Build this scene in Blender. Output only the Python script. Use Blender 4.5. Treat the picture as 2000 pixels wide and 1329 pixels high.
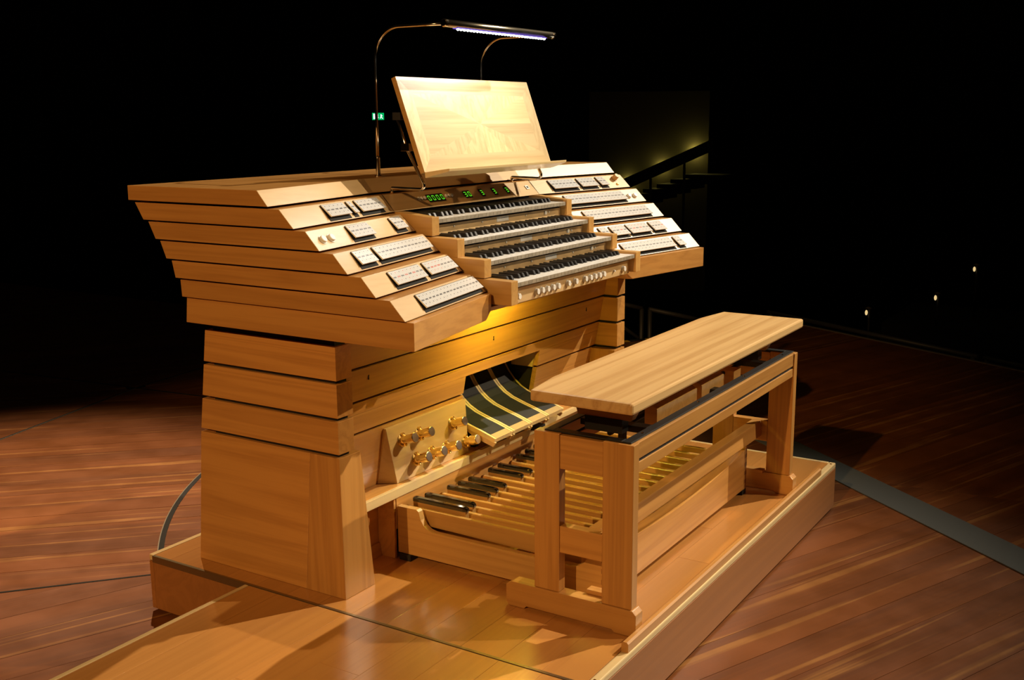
import bpy, bmesh, math, random
from mathutils import Vector, Matrix
random.seed(7)
S = bpy.context.scene
for o in list(bpy.data.objects): bpy.data.objects.remove(o)
COL = S.collection

# ------------------------------------------------------------------ camera
cam = bpy.data.objects.new('camera', bpy.data.cameras.new('camera'))
COL.objects.link(cam); S.camera = cam
cam.data.sensor_width = 36.0; cam.data.lens = 2142.4 / 2000 * 36
cam.data.clip_start = .05; cam.data.clip_end = 200
_y, _p, _r = 1.00989, -0.19981, -0.00653
_f = Vector((math.cos(_p)*math.sin(_y), math.cos(_p)*math.cos(_y), math.sin(_p)))
_rt = Vector((math.cos(_y), -math.sin(_y), 0)); _up = _rt.cross(_f)
_r2 = math.cos(_r)*_rt + math.sin(_r)*_up; _u2 = -math.sin(_r)*_rt + math.cos(_r)*_up
M = Matrix((_r2, _u2, -_f)).transposed().to_4x4()
M.translation = Vector((-3.29931, -2.05482, 1.42953)); cam.matrix_world = M

# ------------------------------------------------------------------ light
W = bpy.data.worlds.new('hall_dark'); S.world = W; W.use_nodes = True
W.node_tree.nodes['Background'].inputs[0].default_value = (1.0, .72, .42, 1)
W.node_tree.nodes['Background'].inputs[1].default_value = 0.004
def spot(name, loc, target, power, color, angle, blend, size=.10):
    d = bpy.data.lights.new(name, 'SPOT'); o = bpy.data.objects.new(name, d); COL.objects.link(o)
    o.location = loc; d.energy = power; d.color = color; d.spot_size = math.radians(angle); d.spot_blend = blend
    d.shadow_soft_size = size
    o.rotation_euler = (Vector(target) - Vector(loc)).to_track_quat('-Z', 'Y').to_euler()
    return o
spot('stage_spot_side', (-15.9, -1.4, 9.4), (-.9, .5, .3), 5600, (1.0, .56, .21), 17, .9, .10)
spot('stage_spot_right', (8.4, -5.4, 8.8), (-.3, .0, .6), 8800, (1.0, .86, .66), 21, 1., .06)
spot('stage_spot_front', (5.5, -9.8, 8.8), (-.5, .1, .5), 4000, (1.0, .78, .50), 18, 1., .06)
spot('stage_spot_back', (2.5, 4.4, 8.6), (-.9, 2.2, -.2), 5600, (1.0, .72, .45), 23, .9, .06)
S.view_settings.view_transform = 'Standard'; S.view_settings.look = 'None'
S.view_settings.exposure = 0.0; S.view_settings.gamma = 1.0; S.view_settings.use_curve_mapping = False

# ------------------------------------------------------------------ helpers
def woff(p):
    v = Vector((0, 0, 0))
    while p is not None: v += p.location; p = p.parent
    return v
def link(o, parent):
    COL.objects.link(o)
    if parent is not None: o.parent = parent
    return o
def tag(o, label=None, cat=None, group=None, kind=None):
    if label: o['label'] = label
    if cat: o['category'] = cat
    if group: o['group'] = group
    if kind: o['kind'] = kind
    return o
def empty(name, loc, label=None, cat=None, group=None):
    o = bpy.data.objects.new(name, None); COL.objects.link(o); o.location = loc; o.empty_display_size = .1
    return tag(o, label, cat, group)
def obj(name, verts, faces, mats, parent=None, fm=None, bevel=0, smooth=False, uvs=None, seg=2):
    off = woff(parent)
    me = bpy.data.meshes.new(name)
    me.from_pydata([tuple(Vector(v) - off) for v in verts], [], [tuple(f) for f in faces])
    if not isinstance(mats, (list, tuple)): mats = [mats]
    for m in mats: me.materials.append(m)
    if fm:
        for p, i in zip(me.polygons, fm): p.material_index = i
    if uvs:
        ul = me.uv_layers.new(name='UV')
        for p in me.polygons:
            for li in p.loop_indices: ul.data[li].uv = uvs[me.loops[li].vertex_index]
    bm = bmesh.new(); bm.from_mesh(me)
    bmesh.ops.recalc_face_normals(bm, faces=bm.faces)
    if bevel:
        bmesh.ops.bevel(bm, geom=[e for e in bm.edges], offset=bevel, segments=seg, affect='EDGES', profile=.5, clamp_overlap=True)
    bm.to_mesh(me); bm.free()
    if smooth:
        for p in me.polygons: p.use_smooth = True
    me.update()
    return link(bpy.data.objects.new(name, me), parent)
BOXF = [(0, 3, 2, 1), (4, 5, 6, 7), (0, 1, 5, 4), (1, 2, 6, 5), (2, 3, 7, 6), (3, 0, 4, 7)]
def boxv(x0, x1, y0, y1, z0, z1):
    return [(x0, y0, z0), (x1, y0, z0), (x1, y1, z0), (x0, y1, z0), (x0, y0, z1), (x1, y0, z1), (x1, y1, z1), (x0, y1, z1)]
def box(name, x0, x1, y0, y1, z0, z1, mat, parent=None, bevel=.0012, fm=None):
    x0, x1 = min(x0, x1), max(x0, x1)
    return obj(name, boxv(x0, x1, y0, y1, z0, z1), BOXF, mat, parent, bevel=bevel, fm=fm)
def loft(name, rings, mat, parent=None, bevel=0, smooth=False):
    n = len(rings[0]); v = [p for r in rings for p in r]; f = []
    for k in range(len(rings) - 1):
        for i in range(n):
            j = (i + 1) % n; f.append((k*n+i, k*n+j, (k+1)*n+j, (k+1)*n+i))
    f.append(tuple(range(n))[::-1]); f.append(tuple((len(rings)-1)*n + i for i in range(n)))
    return obj(name, v, f, mat, parent, bevel=bevel, smooth=smooth)
def prism(name, poly, axis, lo, hi, mat, parent=None, bevel=0, smooth=False):
    """poly in the two other axes (order x,y,z without axis)"""
    def mk(p, t):
        if axis == 'x': return (t, p[0], p[1])
        if axis == 'y': return (p[0], t, p[1])
        return (p[0], p[1], t)
    return loft(name, [[mk(p, lo) for p in poly], [mk(p, hi) for p in poly]], mat, parent, bevel, smooth)
def tube(name, pts, r, mat, parent=None, n=10, r_end=None):
    pts = [Vector(p) for p in pts]; rings = []; prev = None
    for i, p in enumerate(pts):
        t = (pts[min(i+1, len(pts)-1)] - pts[max(i-1, 0)]).normalized()
        if prev is None:
            a = Vector((0, 0, 1)) if abs(t.z) < .9 else Vector((1, 0, 0)); u = t.cross(a).normalized()
        else:
            u = (prev - t*prev.dot(t)).normalized()
        prev = u; w = t.cross(u)
        rr = r if r_end is None else r + (r_end - r)*i/(len(pts)-1)
        rings.append([p + rr*(math.cos(2*math.pi*k/n)*u + math.sin(2*math.pi*k/n)*w) for k in range(n)])
    o = loft(name, rings, mat, parent)
    for p in o.data.polygons:
        if len(p.vertices) == 4: p.use_smooth = True
    return o
def lathe(name, prof, origin, axis, mat, parent=None, n=20):
    """prof: (radius, height) list along axis; smooth sides"""
    ax = Vector(axis).normalized(); a = Vector((0, 0, 1)) if abs(ax.z) < .9 else Vector((1, 0, 0))
    u = ax.cross(a).normalized(); w = ax.cross(u); o = Vector(origin)
    rings = [[o + ax*h + r*(math.cos(2*math.pi*k/n)*u + math.sin(2*math.pi*k/n)*w) for k in range(n)] for r, h in prof]
    return loft(name, rings, mat, parent)
def fillet(p0, p1, p2, r, n=8):
    """points of a rounded corner at p1"""
    p0, p1, p2 = Vector(p0), Vector(p1), Vector(p2)
    a = (p0-p1).normalized(); b = (p2-p1).normalized(); h = a.angle(b)/2
    d = r/math.tan(h); c = p1 + (a+b).normalized()*(r/math.sin(h)); s = p1 + a*d - c; e = p1 + b*d - c
    return [c + (s*math.sin((1-t)*s.angle(e)) + e*math.sin(t*s.angle(e)))/math.sin(s.angle(e)) for t in [k/n for k in range(n+1)]]

# ------------------------------------------------------------------ materials
def nodes(name):
    m = bpy.data.materials.new(name); m.use_nodes = True
    nt = m.node_tree; b = nt.nodes['Principled BSDF']; return m, nt, b
def plain(name, col, rough=.5, metal=0, emit=None, es=0, spec=.5, coat=0):
    m, nt, b = nodes(name)
    b.inputs['Base Color'].default_value = (*col, 1); b.inputs['Roughness'].default_value = rough
    b.inputs['Metallic'].default_value = metal; b.inputs['Specular IOR Level'].default_value = spec
    b.inputs['Coat Weight'].default_value = coat; b.inputs['Coat Roughness'].default_value = .1
    if emit: b.inputs['Emission Color'].default_value = (*emit, 1); b.inputs['Emission Strength'].default_value = es
    return m
def wood(name, light, dark, axis='x', scale=1., rough=.42, coat=.0, var=.10, contrast=.5, rings=9., bump=.02, coat_rough=.15):
    m, nt, b = nodes(name); N = nt.nodes.new; L = nt.links.new
    tc = N('ShaderNodeTexCoord'); oi = N('ShaderNodeObjectInfo')
    add = N('ShaderNodeVectorMath'); add.operation = 'MULTIPLY_ADD'
    add.inputs[0].default_value = (0, 0, 0)
    cmb = N('ShaderNodeCombineXYZ')
    for i in range(3): L(oi.outputs['Random'], cmb.inputs[i])
    sc = N('ShaderNodeVectorMath'); sc.operation = 'SCALE'; sc.inputs['Scale'].default_value = 37.; L(cmb.outputs[0], sc.inputs[0])
    ad = N('ShaderNodeVectorMath'); ad.operation = 'ADD'; L(tc.outputs['Object'], ad.inputs[0]); L(sc.outputs[0], ad.inputs[1])
    mp = N('ShaderNodeMapping'); s = [20*scale, 20*scale, 20*scale]; s['xyz'.index(axis)] = .6*scale
    mp.inputs['Scale'].default_value = s; L(ad.outputs[0], mp.inputs[0])
    n1 = N('ShaderNodeTexNoise'); n1.inputs['Scale'].default_value = .35; n1.inputs['Detail'].default_value = 4; n1.inputs['Distortion'].default_value = .6; L(mp.outputs[0], n1.inputs['Vector'])
    # ring lines : fractional bands of the broad noise
    mu = N('ShaderNodeMath'); mu.operation = 'MULTIPLY'; mu.inputs[1].default_value = rings; L(n1.outputs[0], mu.inputs[0])
    fr = N('ShaderNodeMath'); fr.operation = 'PINGPONG'; fr.inputs[1].default_value = .5; L(mu.outputs[0], fr.inputs[0])
    n2 = N('ShaderNodeTexNoise'); n2.inputs['Scale'].default_value = 9; n2.inputs['Detail'].default_value = 3; L(mp.outputs[0], n2.inputs['Vector'])
    mx = N('ShaderNodeMath'); mx.operation = 'MULTIPLY_ADD'; mx.inputs[1].default_value = .9; L(fr.outputs[0], mx.inputs[0])
    m2 = N('ShaderNodeMath'); m2.operation = 'MULTIPLY'; m2.inputs[1].default_value = .5; L(n2.outputs[0], m2.inputs[0]); L(m2.outputs[0], mx.inputs[2])
    rp = N('ShaderNodeValToRGB'); L(mx.outputs[0], rp.inputs[0])
    mid = [l*(1-contrast) + d*contrast for l, d in zip(light, dark)]
    rp.color_ramp.elements[0].position = .15; rp.color_ramp.elements[0].color = (*mid, 1)
    rp.color_ramp.elements[1].position = .62; rp.color_ramp.elements[1].color = (*light, 1)
    hs = N('ShaderNodeHueSaturation'); L(rp.outputs[0], hs.inputs['Color'])
    mr = N('ShaderNodeMapRange'); mr.inputs['To Min'].default_value = 1-var; mr.inputs['To Max'].default_value = 1+var*.6
    L(oi.outputs['Random'], mr.inputs['Value']); L(mr.outputs[0], hs.inputs['Value'])
    L(hs.outputs[0], b.inputs['Base Color'])
    b.inputs['Roughness'].default_value = rough; b.inputs['Coat Weight'].default_value = coat; b.inputs['Coat Roughness'].default_value = coat_rough
    if bump:
        bp = N('ShaderNodeBump'); bp.inputs['Strength'].default_value = bump; bp.inputs['Distance'].default_value = .002
        L(n2.outputs[0], bp.inputs['Height']); L(bp.outputs[0], b.inputs['Normal'])
    return m
LT, DK = (.58, .285, .072), (.35, .140, .028)
WK = dict(coat=.7, coat_rough=.22)
WX = wood('maple_grain_x', LT, DK, 'x', **WK); WY = wood('maple_grain_y', LT, DK, 'y', **WK); WZ = wood('maple_grain_z', LT, DK, 'z', **WK)
PANEL = wood('pale_maple_panel', (.66, .45, .22), (.50, .31, .12), 'x', rough=.33, contrast=.35, coat=.45, coat_rough=.28)
CHEEK = wood('pear_cheek', (.56, .32, .10), (.40, .20, .05), 'y', rough=.35)
VX = wood('veneer_x', (.62, .46, .23), (.42, .27, .10), 'x', rough=.38, var=.16, contrast=.6)
VZ = wood('veneer_z', (.62, .46, .23), (.42, .27, .10), 'z', rough=.38, var=.16, contrast=.6)
DECK = wood('deck_beech', (.54, .245, .062), (.38, .15, .035), 'x', rough=.3, coat=.8, var=.12, contrast=.3, coat_rough=.17)
SEATW = wood('seat_oak_board', (.68, .45, .20), (.48, .26, .09), 'x', rough=.36, contrast=.75, rings=6, scale=.8)
def floor_mat():
    m = wood('stage_plank', (.195, .060, .011), (.085, .025, .006), 'x', scale=.45, rough=.40, var=.16, contrast=.6, rings=4, bump=.06)
    nt = m.node_tree; N = nt.nodes.new; L = nt.links.new; b = nt.nodes['Principled BSDF']
    src = b.inputs['Base Color'].links[0].from_socket
    tc = N('ShaderNodeTexCoord'); oi = N('ShaderNodeObjectInfo'); k = N('ShaderNodeMath'); k.operation = 'MULTIPLY'; k.inputs[1].default_value = 91
    L(oi.outputs['Random'], k.inputs[0]); ad = N('ShaderNodeVectorMath'); ad.operation = 'ADD'; L(tc.outputs['Object'], ad.inputs[0]); L(k.outputs[0], ad.inputs[1])
    mp = N('ShaderNodeMapping'); mp.inputs['Scale'].default_value = (.55, 22, 1); L(ad.outputs[0], mp.inputs[0])
    nz = N('ShaderNodeTexNoise'); nz.inputs['Scale'].default_value = 1.0; nz.inputs['Detail'].default_value = 2; L(mp.outputs[0], nz.inputs['Vector'])
    rp = N('ShaderNodeMapRange'); rp.inputs['From Min'].default_value = .60; rp.inputs['From Max'].default_value = .66; L(nz.outputs[0], rp.inputs['Value'])
    n2 = N('ShaderNodeTexNoise'); n2.inputs['Scale'].default_value = 6; n2.inputs['Detail'].default_value = 5; L(tc.outputs['Object'], n2.inputs['Vector'])
    mm = N('ShaderNodeMath'); mm.operation = 'MULTIPLY'; L(rp.outputs[0], mm.inputs[0]); L(n2.outputs[0], mm.inputs[1])
    mx = N('ShaderNodeMix'); mx.data_type = 'RGBA'; L(mm.outputs[0], mx.inputs['Factor']); L(src, mx.inputs['A']); mx.inputs['B'].default_value = (.36, .165, .04, 1)
    # scuffs
    r2 = N('ShaderNodeMapRange'); r2.inputs['From Min'].default_value = .35; r2.inputs['From Max'].default_value = .65; r2.inputs['To Min'].default_value = .88; r2.inputs['To Max'].default_value = 1.08; L(n2.outputs[0], r2.inputs['Value'])
    hv = N('ShaderNodeHueSaturation'); L(mx.outputs['Result'], hv.inputs['Color']); L(r2.outputs[0], hv.inputs['Value']); L(hv.outputs[0], b.inputs['Base Color'])
    r3 = N('ShaderNodeMapRange'); r3.inputs['To Min'].default_value = .30; r3.inputs['To Max'].default_value = .52; L(n2.outputs[0], r3.inputs['Value']); L(r3.outputs[0], b.inputs['Roughness'])
    return m
FLOORW = floor_mat()
DARKW = plain('dark_recess', (.012, .008, .005), .8)
BLACK = plain('black_gloss', (.004, .004, .004), .12, coat=1.)
BLACKM = plain('black_matt', (.010, .010, .011), .6)
STEEL = plain('black_steel', (.016, .017, .017), .45, .3)
BRASS = plain('brass', (.92, .68, .26), .22, .9)
BRASSP = plain('brushed_brass', (.85, .68, .34), .42, .35)
CHROME = plain('chrome', (.70, .62, .50), .12, 1.)
ALU = plain('turned_aluminium', (.80, .78, .74), .28, 1.)
IVORY = plain('ivory_key', (.80, .79, .76), .25)
KEYFRONT = wood('grey_key_front', (.30, .26, .20), (.18, .15, .11), 'x', rough=.5)
EBONY = plain('ebony_key', (.012, .012, .014), .30)
WHITE = plain('white_plastic', (.78, .76, .72), .35)
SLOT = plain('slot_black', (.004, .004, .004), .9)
RUBBER = plain('rubber_tread', (.014, .016, .018), .55)
GREEN = plain('green_digit', (.0, .1, .0), .5, emit=(.18, 1., .03), es=.75)
METALTRIM = plain('bronze_edge', (.26, .19, .10), .35, .8)
PALETRIM = wood('pale_edge', (.72, .55, .28), (.60, .42, .2), 'x', rough=.3)

def tablet_mat(name, ink):
    m, nt, b = nodes(name); N = nt.nodes.new; L = nt.links.new
    uv = N('ShaderNodeUVMap'); uv.uv_map = 'UV'; sp = N('ShaderNodeSeparateXYZ'); L(uv.outputs[0], sp.inputs[0])
    oi = N('ShaderNodeObjectInfo')
    def rowmask(v0, hv, hu):
        a = N('ShaderNodeMath'); a.operation = 'COMPARE'; L(sp.outputs[1], a.inputs[0]); a.inputs[1].default_value = v0; a.inputs[2].default_value = hv
        c = N('ShaderNodeMath'); c.operation = 'COMPARE'; L(sp.outputs[0], c.inputs[0]); c.inputs[1].default_value = .5; c.inputs[2].default_value = hu
        mm = N('ShaderNodeMath'); mm.operation = 'MULTIPLY'; L(a.outputs[0], mm.inputs[0]); L(c.outputs[0], mm.inputs[1]); return mm
    rows = [rowmask(.84, .045, .09), rowmask(.52, .055, .36), rowmask(.25, .045, .08)]
    s1 = N('ShaderNodeMath'); s1.operation = 'ADD'; L(rows[0].outputs[0], s1.inputs[0]); L(rows[1].outputs[0], s1.inputs[1])
    s2 = N('ShaderNodeMath'); s2.operation = 'ADD'; L(s1.outputs[0], s2.inputs[0]); L(rows[2].outputs[0], s2.inputs[1])
    cx = N('ShaderNodeCombineXYZ'); 
    k = N('ShaderNodeMath'); k.operation = 'MULTIPLY'; k.inputs[1].default_value = 40; L(oi.outputs['Random'], k.inputs[0])
    L(k.outputs[0], cx.inputs[2])
    u40 = N('ShaderNodeMath'); u40.operation = 'MULTIPLY'; u40.inputs[1].default_value = 16; L(sp.outputs[0], u40.inputs[0]); L(u40.outputs[0], cx.inputs[0])
    v40 = N('ShaderNodeMath'); v40.operation = 'MULTIPLY'; v40.inputs[1].default_value = 24; L(sp.outputs[1], v40.inputs[0]); L(v40.outputs[0], cx.inputs[1])
    nz = N('ShaderNodeTexNoise'); nz.inputs['Scale'].default_value = 1.; L(cx.outputs[0], nz.inputs['Vector'])
    th = N('ShaderNodeMath'); th.operation = 'GREATER_THAN'; th.inputs[1].default_value = .44; L(nz.outputs[0], th.inputs[0])
    mk = N('ShaderNodeMath'); mk.operation = 'MULTIPLY'; L(s2.outputs[0], mk.inputs[0]); L(th.outputs[0], mk.inputs[1])
    mix = N('ShaderNodeMix'); mix.data_type = 'RGBA'; L(mk.outputs[0], mix.inputs['Factor'])
    mix.inputs['A'].default_value = (.57, .57, .57, 1); mix.inputs['B'].default_value = (*ink, 1)
    L(mix.outputs['Result'], b.inputs['Base Color']); b.inputs['Roughness'].default_value = .30
    return m
TABLET = tablet_mat('stop_tablet_black_print', (.05, .05, .06)); TABLETR = tablet_mat('stop_tablet_red_print', (.5, .08, .06))

# ------------------------------------------------------------------ stage floor
FZ = -.2025
def clip(poly, a, b, c):          # keep a*x+b*y<=c
    out = []
    for i in range(len(poly)):
        p, q = poly[i], poly[(i+1) % len(poly)]
        dp, dq = a*p[0]+b*p[1]-c, a*q[0]+b*q[1]-c
        if dp <= 0: out.append(p)
        if (dp < 0 < dq) or (dq < 0 < dp):
            t = dp/(dp-dq); out.append((p[0]+(q[0]-p[0])*t, p[1]+(q[1]-p[1])*t))
    return out
def half(p, q):                    # half plane to the left of p->q
    dx, dy = q[0]-p[0], q[1]-p[1]; return (dy, -dx, dy*p[0]-dx*p[1])
floor = tag(obj('floor', [(-9, -7, FZ-.06), (1.4, -7, FZ-.06), (5.2, .55, FZ-.06), (-6.2, 8.75, FZ-.06), (-9, 8.75, FZ-.06),
                          (-9, -7, FZ-.4), (1.4, -7, FZ-.4), (5.2, .55, FZ-.4), (-6.2, 8.75, FZ-.4), (-9, 8.75, FZ-.4)],
                [(0, 1, 2, 3, 4), (9, 8, 7, 6, 5), (0, 5, 6, 1), (1, 6, 7, 2), (2, 7, 8, 3), (3, 8, 9, 4), (4, 9, 5, 0)], DARKW),
            'dark red-brown plank stage floor around the console', kind='structure')
floor2 = tag(obj('floor', [(-6.2, 8.75, FZ-.06), (3.4, 1.86, FZ-.06), (3.4, 9, FZ-.06), (-6.2, 9, FZ-.06),
                           (-6.2, 8.75, FZ-.4), (3.4, 1.86, FZ-.4), (3.4, 9, FZ-.4), (-6.2, 9, FZ-.4)],
                 [(0, 1, 2, 3), (7, 6, 5, 4), (0, 4, 5, 1), (1, 5, 6, 2), (2, 6, 7, 3), (3, 7, 4, 0)], DARKW), kind='structure')
seamB0, seamB1 = (1.134+.12*8, 2.937-8), (1.134-.12*6, 2.937+6)
seamC0, seamC1 = (-1.2-.38*25, 1.41+.33*25), (-1.2+.38*8, 1.41-.33*8)
outer = [half((-9, -7), (1.4, -7)), half((1.4, -7), (5.2, .55)), half((5.2, .55), (-6.2, 8.75)), half((-9, 9), (-9, -7))]
back = [half((-6.2, 8.75), (5.2, .55)), half((3.4, 0), (3.4, 9)), half((3.4, 9), (-9, 9)), half((-9, 9), (-9, -7))]
regions = [
    (floor, outer + [half(seamB1, seamB0)][:0] + [half(seamB0, seamB1)[:0] or tuple(-k for k in half(seamB0, seamB1))], -20, .15),
    (floor, outer + [half(seamB0, seamB1), tuple(-k for k in half(seamC0, seamC1))], -23, .15),
    (floor, outer + [half(seamB0, seamB1), half(seamC0, seamC1)], -46, .15),
    (floor2, back + [half(seamB0, seamB1)], -40, .28),
    (floor2, back + [tuple(-k for k in half(seamB0, seamB1))], -30, .40),
]
def plank_poly(poly, z0, z1, name, mat, parent, ang=0):
    n = len(poly)
    cx = sum(p[0] for p in poly)/n; cy = sum(p[1] for p in poly)/n
    ca, sa = math.cos(-ang), math.sin(-ang)
    off = woff(parent)
    loc = [((p[0]-cx)*ca-(p[1]-cy)*sa, (p[0]-cx)*sa+(p[1]-cy)*ca) for p in poly]
    me = bpy.data.meshes.new(name)
    v = [(x, y, z0) for x, y in loc] + [(x, y, z1) for x, y in loc]
    f = [tuple(range(n, 2*n)), tuple(range(n))[::-1]] + [(i, (i+1) % n, n+(i+1) % n, n+i) for i in range(n)]
    me.from_pydata(v, [], f); me.materials.append(mat)
    bm = bmesh.new(); bm.from_mesh(me); bmesh.ops.recalc_face_normals(bm, faces=bm.faces); bm.to_mesh(me); bm.free()
    o = bpy.data.objects.new(name, me); COL.objects.link(o)
    o.parent = parent; o.location = Vector((cx, cy, 0)) - off; o.rotation_euler = (0, 0, ang); return o
def area(p): return abs(sum(p[i][0]*p[(i+1) % len(p)][1]-p[(i+1) % len(p)][0]*p[i][1] for i in range(len(p))))/2
for par, hs, ang, wd in regions:
    a = math.radians(ang); d = Vector((math.cos(a), math.sin(a))); nrm = Vector((-d.y, d.x))
    k = -int(14/wd)
    while k*wd < 14:
        c0 = nrm*(k*wd+.0008); c1 = nrm*((k+1)*wd-.0008)
        poly = [tuple(c0-d*25), tuple(c0+d*25), tuple(c1+d*25), tuple(c1-d*25)]
        for h in hs:
            poly = clip(poly, *h)
            if len(poly) < 3: break
        if len(poly) >= 3 and area(poly) > .02:
            plank_poly(poly, FZ-.06, FZ-random.random()*.0008, 'plank', FLOORW, par, a)
        k += 1
# gaps between the stage lifts
def strip(name, pts, w, z0, z1, mat, parent):
    L_, R_ = [], []
    for i, p in enumerate(pts):
        t = Vector(pts[min(i+1, len(pts)-1)]) - Vector(pts[max(i-1, 0)]); t.normalize(); n = Vector((-t.y, t.x))*w/2
        L_.append(Vector(p)+n); R_.append(Vector(p)-n)
    v = [(q.x, q.y, z) for z in (z0, z1) for q in L_+R_]; n = len(pts); m2 = 2*n; f = []
    for i in range(n-1):
        f += [(i, i+1, n+i+1, n+i), (m2+i, m2+n+i, m2+n+i+1, m2+i+1), (i, m2+i, m2+i+1, i+1), (n+i, n+i+1, m2+n+i+1, m2+n+i)]
    f += [(0, n, m2+n, m2), (n-1, m2+n-1, m2+2*n-1, 2*n-1)]
    return obj(name, v, f, mat, parent)
DARKD = wood('end_grain', (.30, .14, .045), (.2, .08, .02), 'z')
GAP = plain('gap_black', (.006, .005, .004), .9)
strip('joint_gap', [(-5, 1.74), (-.048, 3.154), (1.07, 3.46), (2.4, 3.62)], .012, FZ-.01, FZ+.0012, GAP, floor)
strip('joint_gap', [(.78, 5.9), (.997, 4.072), (1.134, 2.937), (1.36, 1.1)], .014, FZ-.01, FZ+.0014, GAP, floor)
strip('joint_gap', [(-3.4, 3.32), (-1.2, 1.41), (-.8, 1.06), (-.3, .63)], .010, FZ-.01, FZ+.0012, GAP, floor)
arc = [(1.3835+2.724*math.cos(t), -.5995+2.724*math.sin(t)) for t in [math.radians(112+(146.5-112)*k/24) for k in range(25)]]
EDGEM = plain('joint_edge_metal', (.30, .26, .20), .4, .6)
strip('joint_gap', arc, .020, FZ-.01, FZ+.0016, GAP, floor)
strip('joint_edge', [(1.3835+2.736*math.cos(t), -.5995+2.736*math.sin(t)) for t in [math.radians(112+(146.5-112)*k/24) for k in range(25)]], .004, FZ-.01, FZ+.002, EDGEM, floor)
strip('joint_edge', [(-5, 1.73), (-.048, 3.144), (1.07, 3.45)], .004, FZ-.01, FZ+.0018, EDGEM, floor)
RUN = plain('grey_runner', (.075, .085, .085), .8)
tag(strip('floor_runner', [(1.375+.623*t, -1.095+.782*t) for t in (-3.2, 0, 2.2)], .178, FZ, FZ+.004, RUN, None),
    'flat grey runner lying on the stage floor past the bench', 'runner')

# ------------------------------------------------------------------ podium
PODW = wood('platform_board', (.36, .145, .038), (.24, .09, .022), 'x', rough=.4, contrast=.4)
XL, XR, YF, YB = -1.0118, 1.1554, -.8579, .8284
pod = empty('organ_platform', (0, 0, FZ), 'low wooden platform under the organ console with pale edge strips', 'platform')
for k, (x0, x1) in enumerate([(XL+.006, XR-.02)]):
    w = .13; y = YF+.028; row = 0
    while y < YB-.03:
        y1 = min(y+w, YB-.022); cuts = [x0]; xx = x0 + (.35 if row % 2 else .8)*(.8+.4*random.random())
        while xx < x1-.3: cuts.append(xx); xx += .75+.5*random.random()
        cuts.append(x1)
        for a, b in zip(cuts, cuts[1:]): box('deck_plank', a+.0003, b-.0003, y+.0003, y1-.0003, -.02, 0, DECK, pod, bevel=.0004)
        y = y1; row += 1
box('front_board', XL, XR, YF, YF+.02, FZ+.012, -.021, PODW, pod)
box('back_board', XL, XR, YB-.02, YB, FZ+.012, -.021, PODW, pod)
box('side_board', XL, XL+.018, YF+.0205, YB-.0205, FZ+.012, -.021, PODW, pod)
box('side_board', XR-.018, XR, YF+.0205, YB-.0205, FZ+.012, -.021, PODW, pod)
box('edge_strip', XL, XR, YF, YF+.027, -.02, .0015, PALETRIM, pod, bevel=.004)
box('edge_strip', XL, XR, YB-.021, YB, -.02, .0015, PALETRIM, pod, bevel=.004)
box('edge_strip', XR-.019, XR, YF+.028, YB-.022, -.02, .0015, PALETRIM, pod, bevel=.003)
box('metal_edge', XL-.006, XL+.005, YF+.028, YB-.022, -.022, .0015, METALTRIM, pod, bevel=.001)
for x in (-.9, 0, 1.0):
    for y in (-.72, 0., .7): box('foot', x-.05, x+.05, y-.05, y+.05, FZ, FZ+.011, DARKW, pod)
prism('bench_stop', [(-.854, 0), (-.833, 0), (-.833, .026), (-.838, .031), (-.849, .031), (-.854, .026)], 'x', -.805, .96, WX, pod)
for x in (XL+.03, -.55, -.1, .35, .8, XR-.03): lathe('screw', [(.0045, 0), (.004, .0022), (.0005, .0026)], (x, YF+.013, .001), (0, 0, 1), CHROME, pod, 10)

ext = empty('platform_extension', (-1.7, -.4, FZ), 'smooth beech deck section joined to the left edge of the organ platform', 'deck')
y = -1.25; row = 0
while y < .35:
    y1 = min(y+.135, .355); cuts = [-2.35]; xx = -2.35+.3+.5*random.random()
    while xx < -1.25: cuts.append(xx); xx += .5+.5*random.random()
    cuts.append(XL-.0075)
    for a, b in zip(cuts, cuts[1:]): box('deck_plank', a+.0003, b-.0003, y+.0003, y1-.0003, -.02, 0, DECK, ext, bevel=.0004)
    y = y1; row += 1
box('edge_strip', -2.35, XL-.0075, .3555, .372, -.02, .0015, PALETRIM, ext, bevel=.003)
for yy in (-1.22, -.45, .33): box('frame_bar', -2.3, XL-.02, yy-.02, yy+.02, -.075, -.0205, DARKW, ext)
for x in (-2.25, -1.65, -1.08):
    for yy in (-1.2, -.45, .31): box('support_leg', x-.025, x+.025, yy-.0195, yy+.0195, FZ, -.0755, DARKW, ext)

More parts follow.
